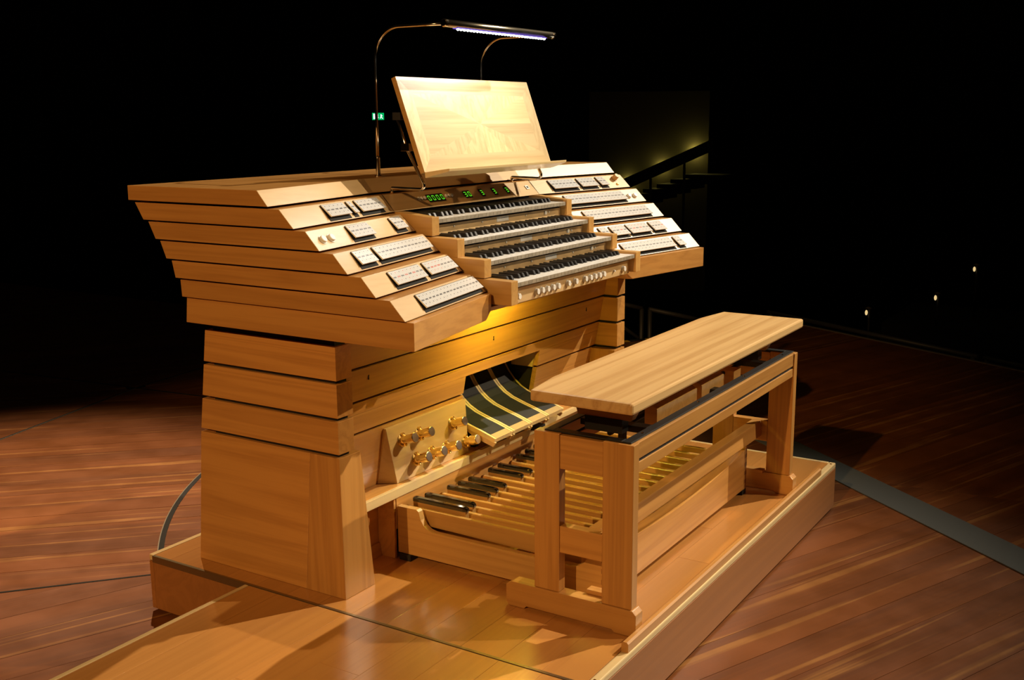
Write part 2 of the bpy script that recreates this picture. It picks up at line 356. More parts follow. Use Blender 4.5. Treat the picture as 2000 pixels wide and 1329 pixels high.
# ------------------------------------------------------------------ console
A_ = [0, 1.0642, 1.0537, 1.0442, 1.0333, 1.0236, 1.0112, 1.0025]
ZT = [0, 1.2357, 1.1877, 1.1301, 1.0716, 1.0121, .953, .8937]
ZB = [0, 1.1914, 1.1325, 1.0745, 1.015, .9561, .8966, .8153]
YT = [0, .1884, .1176, .0328, -.0546, -.144, -.2308, -.303]
YBt = [0, .1496, .0664, -.017, -.1056, -.1939, -.2814, -.303]
KT = [0, .7319, .7165, .673, .6385, .6038, .5848, .571]
KB = [0, .7323, .683, .6453, .6157, .5916, .582, .5797]
MS = .186
con = empty('organ_console', (0, .35, 0), 'four-manual pipe organ console of pale wood in stepped slabs on two pedestals', 'organ console')
slabs = {}
for i in range(1, 8):
    a = A_[i]
    def ring(z, yf, yb, inn, cut, ch):
        yi = yf + (a-inn)*MS
        if i <= 2:
            r = [(-a, yb), (-a, yf), (-inn, yi), (inn, yi), (a, yf), (a, yb)]
        else:
            r = [(-a, yb), (-a, yf), (-inn-ch, yi-ch*MS), (-inn, yi+ch*1.4), (-inn, cut), (inn, cut), (inn, yi+ch*1.4), (inn+ch, yi-ch*MS), (a, yf), (a, yb)]
        return [(x, y, z) for x, y in r]
    gap = .0035
    if i == 7:
        rings = [ring(ZB[7], YBt[7], KB[7], .503, .22, .012), ring(.842, YBt[7], KB[7]-.003, .463, .22, .012), ring(ZT[7], YT[7], KT[7], .463, .22, .012)]
    elif i <= 2:
        rings = [ring(ZB[i], YBt[i], KB[i], .463, .3, 0), ring(ZT[i]-(gap if i > 1 else 0), YT[i]-.0, KT[i], .463, .3, 0)]
    else:
        rings = [ring(ZB[i], YBt[i], KB[i], .463, .22, .0015), ring(ZT[i]-gap, YT[i], KT[i], .463, .22, .021)]
    o = loft('console_slab', rings, [WY, PANEL, WX], con, bevel=.0012)
    for p in o.data.polygons:
        n = p.normal
        if n.y < -.2: p.material_index = 1 if i < 7 else 2
        elif n.y > .4 or (abs(n.z) > .7): p.material_index = 2
    slabs[i] = o
for i in range(1, 7):       # recessed dark core behind the joints
    a = A_[i+1]-.03; yf = YBt[i]+.035; yb = KB[i]-.03
    for s in (-1, 1):
        z0, z1 = ZB[i]-.012, ZB[i]+.012
        box('joint_core', s*.50, s*a, yf+(a-.5)*MS*.9, yb, ZB[i]-.0036, ZB[i]-.0002, DARKW, con, bevel=0)

def panel_pt(i, side, xa, t, h=0.):
    a = A_[i]; up = Vector((0, YT[i]-YBt[i], ZT[i]-ZB[i])).normalized(); al = Vector((-side, MS, 0)).normalized()
    n = al.cross(up); n = n if n.z > 0 else -n
    return Vector((side*xa, YT[i]+(YBt[i]-YT[i])*t+(a-xa)*MS, ZT[i]+(ZB[i]-ZT[i])*t)) + n*h, n
def tablets(i, side, xo, xi, n, red=()):
    sl = slabs[i]; t0, t1 = .16, .82
    P = lambda x, t, h: panel_pt(i, side, x, t, h)[0]
    e = .0016
    v = [P(xo+e, t0-.03, 0), P(xi-e, t0-.03, 0), P(xi-e, t1+.13, 0), P(xo+e, t1+.13, 0), P(xo+e, t0-.03, .0009), P(xi-e, t0-.03, .0009), P(xi-e, t1+.13, .0009), P(xo+e, t1+.13, .0009)]
    obj('tablet_recess_shade', v, BOXF, SLOT, sl)  # thin raised black plate; the shade of a recess is put into its colour
    w = (xo-xi)/n
    for k in range(n):
        a, b = xo-w*k-.0003, xo-w*(k+1)+.0003
        if side > 0: k2 = n-1-k
        prof = [(t0, .001), (t0, .0035), (t1, .0125), (t1, .0085)]
        v = [P(a, t, h) for t, h in prof] + [P(b, t, h) for t, h in prof]
        f = [(0, 1, 2, 3), (7, 6, 5, 4), (1, 5, 6, 2), (2, 6, 7, 3), (0, 4, 5, 1), (3, 7, 4, 0)]
        ua, ub = (0, 1) if side < 0 else (1, 0)
        uv = {0: (ua, 1), 1: (ua, 1), 2: (ua, 0), 3: (ua, 0), 4: (ub, 1), 5: (ub, 1), 6: (ub, 0), 7: (ub, 0)}
        obj('stop_tablet', v, f, [TABLETR if k in red else TABLET, WHITE], sl, uvs=uv, fm=[1, 1, 0, 1, 1, 1])
def knob(i, side, xa, t, r, hgt, mat, name='piston'):
    p, n = panel_pt(i, side, xa, t, -.0005)
    return lathe(name, [(r*1.25, 0), (r*1.25, .0015), (r, .002), (r, hgt*.85), (r*.85, hgt), (r*.1, hgt)], p, n, mat, slabs[i], 18)
for i, side, xo, xi, n, red in [(2, -1, .851, .731, 5, ()), (2, -1, .709, .686, 1, ()), (2, -1, .661, .518, 6, ()),
        (3, -1, .844, .722, 5, ()), (3, -1, .581, .512, 3, ()), (4, -1, .949, .857, 4, ()), (4, -1, .834, .504, 14, ()),
        (5, -1, .892, .706, 8, (1, 3, 5)), (5, -1, .679, .494, 8, (1, 2, 3)), (6, -1, .880, .486, 17, ()),
        (2, 1, .717, .563, 7, ()), (2, 1, .844, .740, 5, ()), (2, 1, .914, .867, 2, ()), (3, 1, .918, .546, 16, ()),
        (4, 1, .956, .540, 18, ()), (5, 1, .558, .512, 2, ()), (5, 1, .671, .580, 4, (1,)), (5, 1, .818, .687, 6, (2, 4)),
        (5, 1, .920, .839, 4, (0,)), (6, 1, .848, .522, 14, ()), (6, 1, .917, .874, 2, ())]:
    tablets(i, side, xo, xi, n, red)
for x in (.994, .950): knob(3, -1, x, .55, .0115, .009, WHITE)
for x in (.950, .990): knob(3, 1, x, .56, .0105, .010, WHITE)
knob(2, 1, .989, .32, .012, .022, CHEEK, 'wooden_knob'); knob(2, 1, .982, .74, .005, .006, BRASS, 'small_button')
p, n = panel_pt(4, -1, .63, 1.0); 

# display strip on the straight middle of the second slab
def dp(x, t, h=0.):
    yi0, yi1 = YT[2]+(A_[2]-.463)*MS, YBt[2]+(A_[2]-.463)*MS
    n = Vector((0, -(ZT[2]-ZB[2]), yi0-yi1)).normalized(); n = n if n.z > 0 else -n
    return Vector((x, yi0+(yi1-yi0)*t, ZT[2]+(ZB[2]-ZT[2])*t)) + n*h, n
def quadbox(name, xa, xb, ta, tb, h0, h1, mat, parent):
    v = [dp(x, t, h)[0] for h in (h0, h1) for x, t in ((xa, ta), (xb, ta), (xb, tb), (xa, tb))]
    return obj(name, v, BOXF, mat, parent)
SEGS = {'0': 'abcdef', '3': 'abgcd'}
def digit(ch, x, parent, w=.0085, t0=.36, t1=.64):
    tm = (t0+t1)/2; s = .0014; ts = .034; g = .0004
    R = dict(a=(x-w/2+s, x+w/2-s, t0, t0+ts), d=(x-w/2+s, x+w/2-s, t1-ts, t1), g=(x-w/2+s, x+w/2-s, tm-ts/2, tm+ts/2),
             f=(x-w/2, x-w/2+s, t0+.012, tm-.012), b=(x+w/2-s, x+w/2, t0+.012, tm-.012), e=(x-w/2, x-w/2+s, tm+.012, t1-.012), c=(x+w/2-s, x+w/2, tm+.012, t1-.012))
    v, f = [], []
    for k in SEGS[ch]:
        xa, xb, ta, tb = R[k]; b0 = len(v)
        v += [dp(xx, t, h)[0] for h in (.0013, .0018) for xx, t in ((xa, ta), (xb, ta), (xb, tb), (xa, tb))]
        f += [tuple(b0+q for q in F) for F in BOXF]
    o = obj('display_digit', v, f, GREEN, parent); return o
for wx0, wx1, ds in [(-.247, -.150, [('0', -.236), ('0', -.211), ('0', -.186), ('0', -.161)]), (-.025, .017, [('3', -.016), ('0', .008)]),
                     (.080, .102, [('3', .091)]), (.164, .186, [('3', .175)]), (.250, .272, [('3', .261)])]:
    quadbox('display_window', wx0, wx1, .28, .72, .0002, .0012, BLACKM, slabs[2])
    for ch, x in ds: digit(ch, x, slabs[2], w=.013)
for x in (-.294, -.277, -.260, -.134, -.117, -.100):
    p, n = dp(x, .46, 0); lathe('display_button', [(.0062, 0), (.006, .004), (.0048, .0055), (.0005, .006)], p, n, WHITE, slabs[2], 14)
quadbox('switch_plate', .402, .424, .36, .60, .0, .002, WHITE, slabs[2]); quadbox('switch_rocker', .409, .417, .43, .53, .0021, .004, BLACKM, slabs[2])
for s in (-1, 1): quadbox('panel_seam', s*.4635-.0007, s*.4635+.0007, .0, .99, -.001, .0004, DARKW, slabs[2])

# manuals
MY = [-.270, -.171, -.070, .028]; MZ = [.9325, .9945, 1.054, 1.119]
NW = .84/36
for k in range(4):
    yf, zt = MY[k], MZ[k]; kt = zt-.0075; zlow = [.857, .937, .996, 1.0595][k]
    # key slip board with bed behind it
    slip_t = kt-.024; slip_b = .852 if k == 0 else MZ[k-1]+.0005
    man = obj('keyboard', boxv(-.4195, .4195, yf+.028, .20, slip_b, slip_t), BOXF, PANEL, con, bevel=.001)
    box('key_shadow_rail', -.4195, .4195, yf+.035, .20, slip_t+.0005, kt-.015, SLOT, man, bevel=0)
    kb = kt-.0145
    ln = .155 if k < 3 else .165
    kv = boxv(0, NW-.0009, 0, ln, 0, .014)
    me = None
    for j in range(36):
        x = -.42+NW*j+.0004
        if me is None:
            o = obj('natural_key', [(vx+x, vy+yf+.004, vz+kb) for vx, vy, vz in kv], BOXF, [IVORY, KEYFRONT], man, bevel=.0006, seg=1)
            for p in o.data.polygons:
                if p.normal.y < -.7: p.material_index = 1
            # move origin to the key so the mesh can be shared
            org = Vector((x, yf+.004, kb)); offv = org - woff(man); o.data.transform(Matrix.Translation(-offv)); o.location = offv; me = o.data
        else:
            o = bpy.data.objects.new('natural_key', me); COL.objects.link(o); o.parent = man; o.location = Vector((x, yf+.004, kb)) - woff(man)
    ms = None; sl0 = .043
    for j in range(35):
        if j % 7 in (2, 6): continue
        xc = -.42+NW*(j+1)+{0: -.0016, 1: .0016, 3: -.002, 4: 0, 5: .002}[j % 7]
        if ms is None:
            hw, tw, hh, ly = .0066, .0052, .0142, ln-sl0
            v = [(-hw, 0, 0), (hw, 0, 0), (hw, ly, 0), (-hw, ly, 0), (-tw, .008, hh), (tw, .008, hh), (tw, ly, hh), (-tw, ly, hh)]
            ms = bpy.data.meshes.new('sharp_key'); ms.from_pydata(v, [], BOXF); ms.materials.append(EBONY)
            bm = bmesh.new(); bm.from_mesh(ms); bmesh.ops.recalc_face_normals(bm, faces=bm.faces); bmesh.ops.bevel(bm, geom=list(bm.edges), offset=.0012, segments=2, affect='EDGES', clamp_overlap=True); bm.to_mesh(ms); bm.free()
        o = bpy.data.objects.new('sharp_key', ms); COL.objects.link(o); o.parent = man
        o.location = Vector((xc, yf+.004+sl0, kt+.0002)) - woff(man)
    # cheeks
    for s in (-1, 1):
        prof = [(yf, zlow), (yf, zt), (yf+.016, zt+.0004), (.155 if k == 3 else yf+.125, zt+(.012 if k == 3 else .002)), (.2, zt+(.012 if k == 3 else .002)), (.2, zlow-.0), (yf+.045, zlow), (yf+.03, zlow)]
        ch = prism('key_cheek', prof, 'x', s*.4205 if s > 0 else -.4605, .4605 if s > 0 else -.4205, CHEEK, con, bevel=.0015)
    if k > 0:
        box('name_plate', -.036, .042, yf+.0268, yf+.0285, slip_t-.018, slip_t-.001, WHITE, man, bevel=.0004)
        for x in (-.30, -.13, .16, .33): lathe('thumb_piston', [(.003, 0), (.003, .003), (.0005, .0035)], (x, yf+.028, slip_t-.010), (0, -1, 0), IVORY, man, 8)
        lathe('thumb_piston', [(.007, 0), (.007, .006), (.001, .0065)], (.30, yf+.028, slip_t-.010), (0, -1, 0), WHITE, man, 14)
    else:
        for x in (-.38, -.265, -.232, -.198, -.161, -.127, -.057, -.004, .065, .102, .137, .171, .204, .366):
            lathe('thumb_piston', [(.0115, -.001), (.0115, .002), (.0098, .0025), (.0098, .010), (.0085, .0115), (.006, .0112), (.0005, .0112)], (x, yf+.028, .875), (0, -1, 0), WHITE, man, 20)
        lathe('thumb_piston', [(.004, -.001), (.004, .007), (.0005, .008)], (.292, yf+.028, .875), (0, -1, 0), WHITE, man, 12)
        lathe('thumb_piston', [(.0022, -.001), (.0022, .003), (.0003, .0035)], (-.030, yf+.028, .875), (0, -1, 0), BLACKM, man, 8)
box('key_bed', -.4985, .4985, -.205, .16, .8385, .8515, CHEEK, con)
box('console_core', -.46, .46, .205, .55, .83, 1.13, DARKW, con, bevel=0)

# under-key lamp
UKL = plain('warm_tube_glow', (1, .8, .4), .5, emit=(1., .84, .09), es=300)
lp = tube('underkey_lamp', [(-.20, -.115, .829), (.06, -.115, .829)], .006, UKL, con)
box('lamp_batten', -.23, .09, -.127, -.10, .8355, .838, METALTRIM, con)
box('added_lamp_blocker', -.23, .09, -.132, -.1275, .814, .838, CHEEK, con)  # unseen board, added to keep the lamp's glow off the bench

# pedestals
G = [(.7825, .5658), (.6805, .5802), (.5676, .5972), (.4564, .6111)]
def yback(z): return .5658 + (.7825-z)*(.6111-.5658)/(.7825-.4564)
def yknee(z): return .083 + .19*(.743-z)
for s in (-1, 1):
    xo, xi = .9434*s, .873*s
    for k in range(3):
        z1 = G[k][0] - (.011 if k else 0); z0 = G[k+1][0]
        loft('pedestal_band', [[(xo, .0303, z0), (xi, .0303, z0), (xi, yback(z0), z0), (xo, yback(z0), z0)],
                               [(xo, .0303, z1), (xi, .0303, z1), (xi, yback(z1), z1), (xo, yback(z1), z1)]], WY, con, bevel=.0012)
    xc, xd = s*.931, s*.885
    loft('pedestal_core', [[(xc, .042, .40), (xd, .042, .40), (xd, .56, .40), (xc, .56, .40)], [(xc, .042, .8155), (xd, .042, .8155), (xd, .54, .8155), (xc, .54, .8155)]], DARKW, con)
    zt = .4564-.011
    loft('pedestal_stile', [[(xo, .0255, .0005), (s*.803, .0255, .0005), (s*.803, .183, .0005), (xo, .183, .0005)], [(xo, .0300, zt), (s*.847, .0300, zt), (s*.847, .144, zt), (xo, .144, zt)]], WZ, con, bevel=.0012)
    loft('pedestal_side', [[(xo, .1835, .0005), (s*.86, .1835, .0005), (s*.86, .655, .0005), (xo, .655, .0005)], [(xo, .1445, zt), (s*.873, .1445, zt), (s*.873, yback(zt), zt), (xo, yback(zt), zt)]], WY, con, bevel=.0012)
# knee panel boards
def knee_board(x0, x1, z0, z1, name='knee_board', mat=None):
    th = .02
    return loft(name, [[(x0, yknee(z0), z0), (x1, yknee(z0), z0), (x1, yknee(z0)+th, z0), (x0, yknee(z0)+th, z0)],
                       [(x0, yknee(z1), z1), (x1, yknee(z1), z1), (x1, yknee(z1)+th, z1), (x0, yknee(z1)+th, z1)]], mat or WX, con, bevel=.001)
knee_board(-.872, .872, .6805, .8145)
b2 = knee_board(-.872, .872, .5676, .6725)
knee_board(-.872, .872, .521, .5596); knee_board(-.872, -.141, .4564, .5205); knee_board(.378, .872, .4564, .5205)
knee_board(-.846, -.141, .2395, .4484); knee_board(.378, .846, .2395, .4484)
loft('knee_core', [[(-.86, yknee(.25)+.021, .25), (-.16, yknee(.25)+.021, .25), (-.16, .4, .25), (-.86, .4, .25)], [(-.86, yknee(.8)+.021, .8), (-.16, yknee(.8)+.021, .8), (-.16, .4, .8), (-.86, .4, .8)]], DARKW, con)
loft('knee_core', [[(.395, yknee(.25)+.021, .25), (.86, yknee(.25)+.021, .25), (.86, .4, .25), (.395, .4, .25)], [(.395, yknee(.8)+.021, .8), (.86, yknee(.8)+.021, .8), (.86, .4, .8), (.395, .4, .8)]], DARKW, con)
box('swell_box_back', -.16, .395, .385, .4, .25, .8, DARKW, con); box('swell_box_top', -.16, .395, .16, .385, .525, .54, DARKW, con)
loft('opening_jamb', [[(.378, yknee(.45)+.021, .45), (.392, yknee(.45)+.021, .45), (.392, .26, .45), (.378, .26, .45)], [(.378, yknee(.52)+.021, .5205), (.392, yknee(.52)+.021, .5205), (.392, .26, .5205), (.378, .26, .5205)]], PANEL, con)
for x in (-.71, .008, .725):
    z = .6385; y = yknee(z)
    lathe('key_hole', [(.0035, 0), (.0035, .0012), (.0003, .0013)], (x, y+.0002, z+.004), (0, -1, -.19), SLOT, b2, 10)
    box('key_hole_slit', x-.0012, x+.0012, y-.002, y+.004, z-.009, z+.003, SLOT, b2, bevel=0)
box('back_panel', -.872, .872, .50, .515, .02, .80, WX, con)
# shelf and kick boards
box('shelf', -.838, .838, .105, .40, .2085, .239, WX, con)
box('shelf_lip', -.838, .838, .091, .1048, .2075, .239, PALETRIM, con, bevel=.0015)
box('pedal_back_board', -.6, .6, .094, .112, .10, .2065, WX, con)
for s in (-1, 1):
    box('kick_board', s*.602, s*.80, .165, .18, .0005, .207, WX, con)
    box('kick_board_return', s*.601, s*.612, .096, .1645, .0005, .207, WX, con)
    prism('plinth_strip', [(.15, .001), (.1645, .001), (.1645, .045), (.157, .045)], 'x', s*.613 if s > 0 else -.798, .798 if s > 0 else -.613, WX, con)

# toe stud board (wedge) and studs
wl = [(-.590, .181, .2395), (-.553, .128, .2395), (-.600, yknee(.437)-.0005, .4365)]
tb = obj('toe_stud_board', [(-.592, yknee(.2395)-.0006, .2395), (-.556, .122, .2395), (-.600, yknee(.437)-.012, .437), (-.600, yknee(.437)-.0006, .437),
                            (-.1425, yknee(.2395)-.0006, .2395), (-.1425, .118, .2395), (-.1425, yknee(.437)-.012, .437), (-.1425, yknee(.437)-.0006, .437)],
         [(0, 1, 2, 3), (7, 6, 5, 4), (1, 5, 6, 2), (2, 6, 7, 3), (0, 4, 5, 1), (0, 3, 7, 4)], PANEL, con, bevel=.001)
fn = Vector((0, -(.437-.2395), -(.120-yknee(.437)+.012))).normalized()
fn = Vector((0, -.99, .10)).normalized()
e_up = (Vector((-.4, yknee(.437)-.012, .437)) - Vector((-.4, .120, .2395))).normalized(); fn = Vector((1, 0, 0)).cross(e_up); fn = Vector((0, -.955, .297)).normalized(); e_sc = Vector((0, .297, .955))
def stud(x, z):
    t = (z-.2395)/(.437-.2395); y = .120+(yknee(.437)-.012-.120)*t; p = Vector((x, y, z))
    fl = lathe('toe_stud', [(.024, -.009), (.024, .003), (.0215, .0050), (.0150, .0065), (.0140, .011), (.0140, .026), (.0150, .0265), (.0150, .028)], p, fn, BRASS, tb, 24)
    lathe('stud_head', [(.0172, .0282), (.0176, .029), (.0176, .057), (.0166, .0588)], p, fn, BRASS, fl, 24)
    lathe('stud_cap', [(.0164, .0589), (.0150, .0600), (.0005, .0604)], p, fn, ALU, fl, 24)
    for q in (e_sc, -e_sc): lathe('flange_screw', [(.0072, .0), (.0072, .006), (.0060, .0110), (.0036, .0106), (.0003, .0092)], p+q*.0175+fn*.0030, fn, BRASS, fl, 14)
for x, z in [(-.520, .381), (-.428, .379), (-.232, .368), (-.451, .297), (-.363, .294), (-.276, .291), (-.158, .283)]: stud(x, z)

# swell shoes
prof = [(.009, .300), (.036, .3097), (.075, .3225), (.115, .334), (.170, .352), (.205, .370), (.235, .394), (.262, .425), (.285, .462), (.300, .505)]
def shoe(x0, x1):
    n = len(prof); th = .014; v, f = [], []
    nr = []
    for i in range(n):
        a, b = prof[max(i-1, 0)], prof[min(i+1, n-1)]; t = Vector((b[0]-a[0], b[1]-a[1])).normalized(); nr.append(Vector((-t.y, t.x)))
    def strip2(name, xa, xb, i0, i1, h0, h1, mat, par, sm=True):
        rings = []
        for i in range(i0, i1+1):
            p = Vector(prof[i]); lo, hi = p+nr[i]*h0, p+nr[i]*h1
            rings.append([(xa, lo.x, lo.y), (xb, lo.x, lo.y), (xb, hi.x, hi.y), (xa, hi.x, hi.y)])
        return loft(name, rings, mat, par)
    body = strip2('swell_shoe', x0, x1, 0, n-1, -th, 0, BRASSP, con)
    strip2('brass_edge', x0, x0+.0105, 0, n-1, .0002, .0024, BRASSP, body); strip2('brass_edge', x1-.0105, x1, 0, n-1, .0002, .0024, BRASSP, body)
    strip2('rubber_tread', x0+.0125, x1-.0125, 1, n-1, .0002, .0030, RUBBER, body)
    toe = strip2('toe_plate', x0+.0125, x1-.0125, 0, 1, .0002, .0022, plain('toe_plate_maple', (.44, .32, .17), .35) if 'toe_plate_maple' not in bpy.data.materials else bpy.data.materials['toe_plate_maple'], body)
    # side wedge + stem
    sw = prism('shoe_side', [(.009, .286), (.02, .270), (.10, .295), (.205, .356), (.17, .338), (.115, .320), (.06, .304)], 'x', x0+.003, x0+.011, PANEL, body)
    prism('shoe_side', [(.009, .286), (.02, .270), (.10, .295), (.205, .356), (.17, .338), (.115, .320), (.06, .304)], 'x', x1-.011, x1-.003, PANEL, body)
    box('shoe_stem', (x0+x1)/2-.012, (x0+x1)/2+.012, .13, .16, .2395, .315, BLACKM, body)
    return body
SHX = [-.135, -.009, .117, .243, .369]
for a, b in zip(SHX, SHX[1:]): shoe(a+.0022, b-.0022)
box('stop_block', .215, .26, .03, .09, .2395, .262, BLACKM, con)

# ------------------------------------------------------------------ music desk
desk = empty('music_desk', (0, .30, 1.19), 'tilted music desk with sunburst veneer on brass arms above the manuals', 'music desk')
DB, DT = Vector((0, .091, 1.259)), Vector((0, .201, 1.564)); dw = .408
du = (DT-DB).normalized(); dn = Vector((0, -du.z, du.y))
def dk(x, v, h=0.): return Vector((x, 0, 0)) + DB + (DT-DB)*v + dn*h
def dquad(name, pts, h0, h1, mat, par):
    n = len(pts); v = [dk(x, t, h) for h in (h0, h1) for x, t in pts]
    f = [tuple(range(n))[::-1], tuple(range(n, 2*n))] + [(i, (i+1) % n, n+(i+1) % n, n+i) for i in range(n)]
    return obj(name, v, f, mat, par)
board = dquad('desk_board', [(-dw, 0), (dw, 0), (dw, 1), (-dw, 1)], -.018, -.0012, CHEEK, desk)
ix, v0, v1 = .347, .165, .825
dquad('veneer_border', [(-dw, 0), (dw, 0), (ix, v0), (-ix, v0)], -.0011, 0, VX, board)
dquad('veneer_border', [(-ix, v1), (ix, v1), (dw, 1), (-dw, 1)], -.0011, 0, VX, board)
dquad('veneer_border', [(-dw, 0), (-ix, v0), (-ix, v1), (-dw, 1)], -.0011, 0, VZ, board)
dquad('veneer_border', [(dw, 0), (dw, 1), (ix, v1), (ix, v0)], -.0011, 0, VZ, board)
vm = (v0+v1)/2; ringp = [(-ix, v0), (-ix/2.2, v0), (0, v0), (ix/2.2, v0), (ix, v0), (ix, vm), (ix, v1), (ix/2.2, v1), (0, v1), (-ix/2.2, v1), (-ix, v1), (-ix, vm)]
for k in range(12):
    a, b = ringp[k], ringp[(k+1) % 12]
    dquad('veneer_wedge', [(0, vm), a, b], -.0011, 0, VZ if k in (0, 1, 2, 3, 6, 7, 8, 9) else VX, board)
tray = obj('desk_tray', [(-dw, .092, 1.259), (dw, .092, 1.259), (dw, .022, 1.2715), (-dw+.02, .007, 1.272), (-dw, .090, 1.240), (dw, .090, 1.240), (dw, .024, 1.262), (-dw+.02, .010, 1.262)],
           [(0, 1, 2, 3), (7, 6, 5, 4), (0, 4, 5, 1), (1, 5, 6, 2), (2, 6, 7, 3), (3, 7, 4, 0)], PALETRIM, desk, bevel=.002)
for s in (-1, 1):
    x = s*.378
    pts = [(x, .2525, 1.1845), (x, .2525, 1.198)] + fillet((x, .2525, 1.18), (x, .2525, 1.202), (x, .14, 1.200), .004, 4) + \
        fillet((x, .25, 1.202), (x, .112, 1.200), (x, .135, 1.262), .014, 8) + [(x, .190, 1.345), (x, .222, 1.43)]
    tube('desk_arm', pts, .0058, CHROME, desk)
    box('desk_hinge', x-.012, x+.012, .200, .232, 1.425, 1.45, BLACKM, desk)
    box('desk_clamp', x-.02, x+.008, .160, .195, 1.325, 1.350, CHROME, desk)

# ------------------------------------------------------------------ lamp
lamp = empty('music_lamp', (0, .353, 1.2357), 'slim LED bar lamp on two curved metal poles over the music desk', 'lamp')
LZ = 1.728; LX = .322; YP = .353; YE = .048
for s in (-1, 1):
    x = s*LX
    pts = [(x, YP, 1.296), (x, YP, 1.42), (x, YP, 1.56)] + fillet((x, YP, 1.5), (x, YP, LZ), (x, .1, LZ), .105, 14) + [(x, .15, LZ), (x, YE+.006, LZ)]
    tube('lamp_pole', pts, .0052, CHROME, lamp, 12)
    lathe('pole_socket', [(.014, 0), (.014, .003), (.0078, .005), (.0075, .062), (.0062, .066)], (x, YP, 1.2357), (0, 0, 1), CHROME, lamp, 18)
bar = tube('light_bar', [(-.335, YE, LZ), (.335, YE, LZ)], .0125, plain('bar_housing', (.50, .44, .34), .25, 1.), lamp, 16)
for s in (-1, 1): lathe('end_cap', [(.0135, 0), (.0135, .012), (.010, .014)], (s*.335, YE, LZ), (s, 0, 0), CHROME, bar, 16)
box('led_window', -.285, .285, YE-.010, YE+.010, LZ-.0145, LZ-.011, plain('violet_diffuser', (.05, .03, .2), .3, emit=(.22, .14, 1.), es=.6), bar, bevel=.0005)
LED = plain('led_white', (1, 1, 1), .4, emit=(.95, .98, 1.), es=25)
for k in range(30):
    x = -.275+k*.55/29
    lathe('led', [(.0052, 0), (.0046, .003), (.003, .0045), (.0004, .005)], (x, YE-.004, LZ-.0146), (0, -.35, -1), LED, bar, 10)
ld = bpy.data.lights.new('led_strip_light', 'AREA'); ld.shape = 'RECTANGLE'; ld.size = .56; ld.size_y = .012; ld.energy = 2.2; ld.color = (1., .97, .90)
lo = bpy.data.objects.new('led_strip_light', ld); COL.objects.link(lo); lo.parent = lamp
lo.location = Vector((0, YE, LZ-.024)) - woff(lamp); lo.rotation_euler = (math.radians(14), 0, 0)

# ------------------------------------------------------------------ pedalboard
ped = empty('pedalboard', (0, -.28, 0), 'concave wooden organ pedalboard with black-capped sharps under the bench', 'pedalboard')
def zn(x): return .144+.026*(x/.56)**2
nat_i = {0: 'C'}
xs = [-.5525+.065*i for i in range(18)]
for x in xs:
    z = zn(x)
    loft('natural_pedal', [[(x-.0098, y, zb), (x+.0098, y, zb), (x+.0098, y, z-.003), (x+.0072, y, z), (x-.0072, y, z), (x-.0098, y, z-.003)] for y, zb in ((.08, z-.05), (-.584, z-.06))], wood('pedal_maple', (.52, .29, .085), (.36, .17, .04), 'y', rough=.32) if 'pedal_maple' not in bpy.data.materials else bpy.data.materials['pedal_maple'], ped)
PM = bpy.data.materials['pedal_maple']
for i in range(17):
    if i % 7 in (2, 6): continue
    x = (xs[i]+xs[i+1])/2; r = (x/.52)**2; zs = .165+.028*r; yf = -.065-.072*r
    b = loft('sharp_pedal', [[(x-.010, .078, zs-.085), (x+.010, .078, zs-.085), (x+.010, .078, zs-.0145), (x-.010, .078, zs-.0145)],
                             [(x-.010, yf+.004, zs-.085), (x+.010, yf+.004, zs-.085), (x+.010, yf+.004, zs-.0145), (x-.010, yf+.004, zs-.0145)]], PM, ped, bevel=.001)
    h = .0115; cs = [(-h, -.014), (h, -.014), (h, -.004), (h*.6, 0), (-h*.6, 0), (-h, -.004)]
    ys = [(.078, 1, 0), (yf+.014, 1, 0), (yf+.006, .95, -.0012), (yf+.001, .75, -.004), (yf-.001, .5, -.007)]
    o = loft('black_cap', [[(x+c[0]*s, y, zs-.014+(c[1]+.014)*(1+d/.014)) for c in cs] for y, s, d in ys], BLACK, b)
sidep = [(.09, .022), (.09, .181), (.012, .182), (.004, .176), (-.004, .150), (-.016, .131), (-.034, .119), (-.056, .1145), (-.56, .1145), (-.585, .120), (-.605, .134), (-.62, .155), (-.63, .178), (-.667, .190), (-.667, .022)]
for s in (-1, 1):
    prism('side_rail', sidep, 'x', s*.600 if s < 0 else .578, -.578 if s < 0 else .600, CHEEK, ped)
    for y in (.06, -.64): box('foot_pad', s*.589-.02, s*.589+.02, y-.025, y+.02, .0005, .0215, BLACKM, ped)
n = 24
fr, tp = [], []
for k in range(n+1):
    x = -.5775+1.155*k/n; zc = .143+.042*(x/.62)**2; fr.append((x, zc))
poly = [(x, z) for x, z in fr] + [(.5775, .0225), (-.5775, .0225)]
rings = [[(x, -.666, z) for x, z in poly], [(x, -.585, (z+.004 if i <= n else z)) for i, (x, z) in enumerate(poly)]]
loft('heel_rail', rings, WX, ped)
for s in (-1, 1):
    for k in range(4): box('dovetail', s*.579, s*.6005, -.6675, -.664, .045+k*.034, .060+k*.034, DARKD, ped, bevel=0)
box('toe_rail', -.577, .577, .081, .0895, .05, .118, BLACKM, ped)
box('guide_rail', -.577, .577, -.30, -.27, .03, .07, CHEEK, ped); 

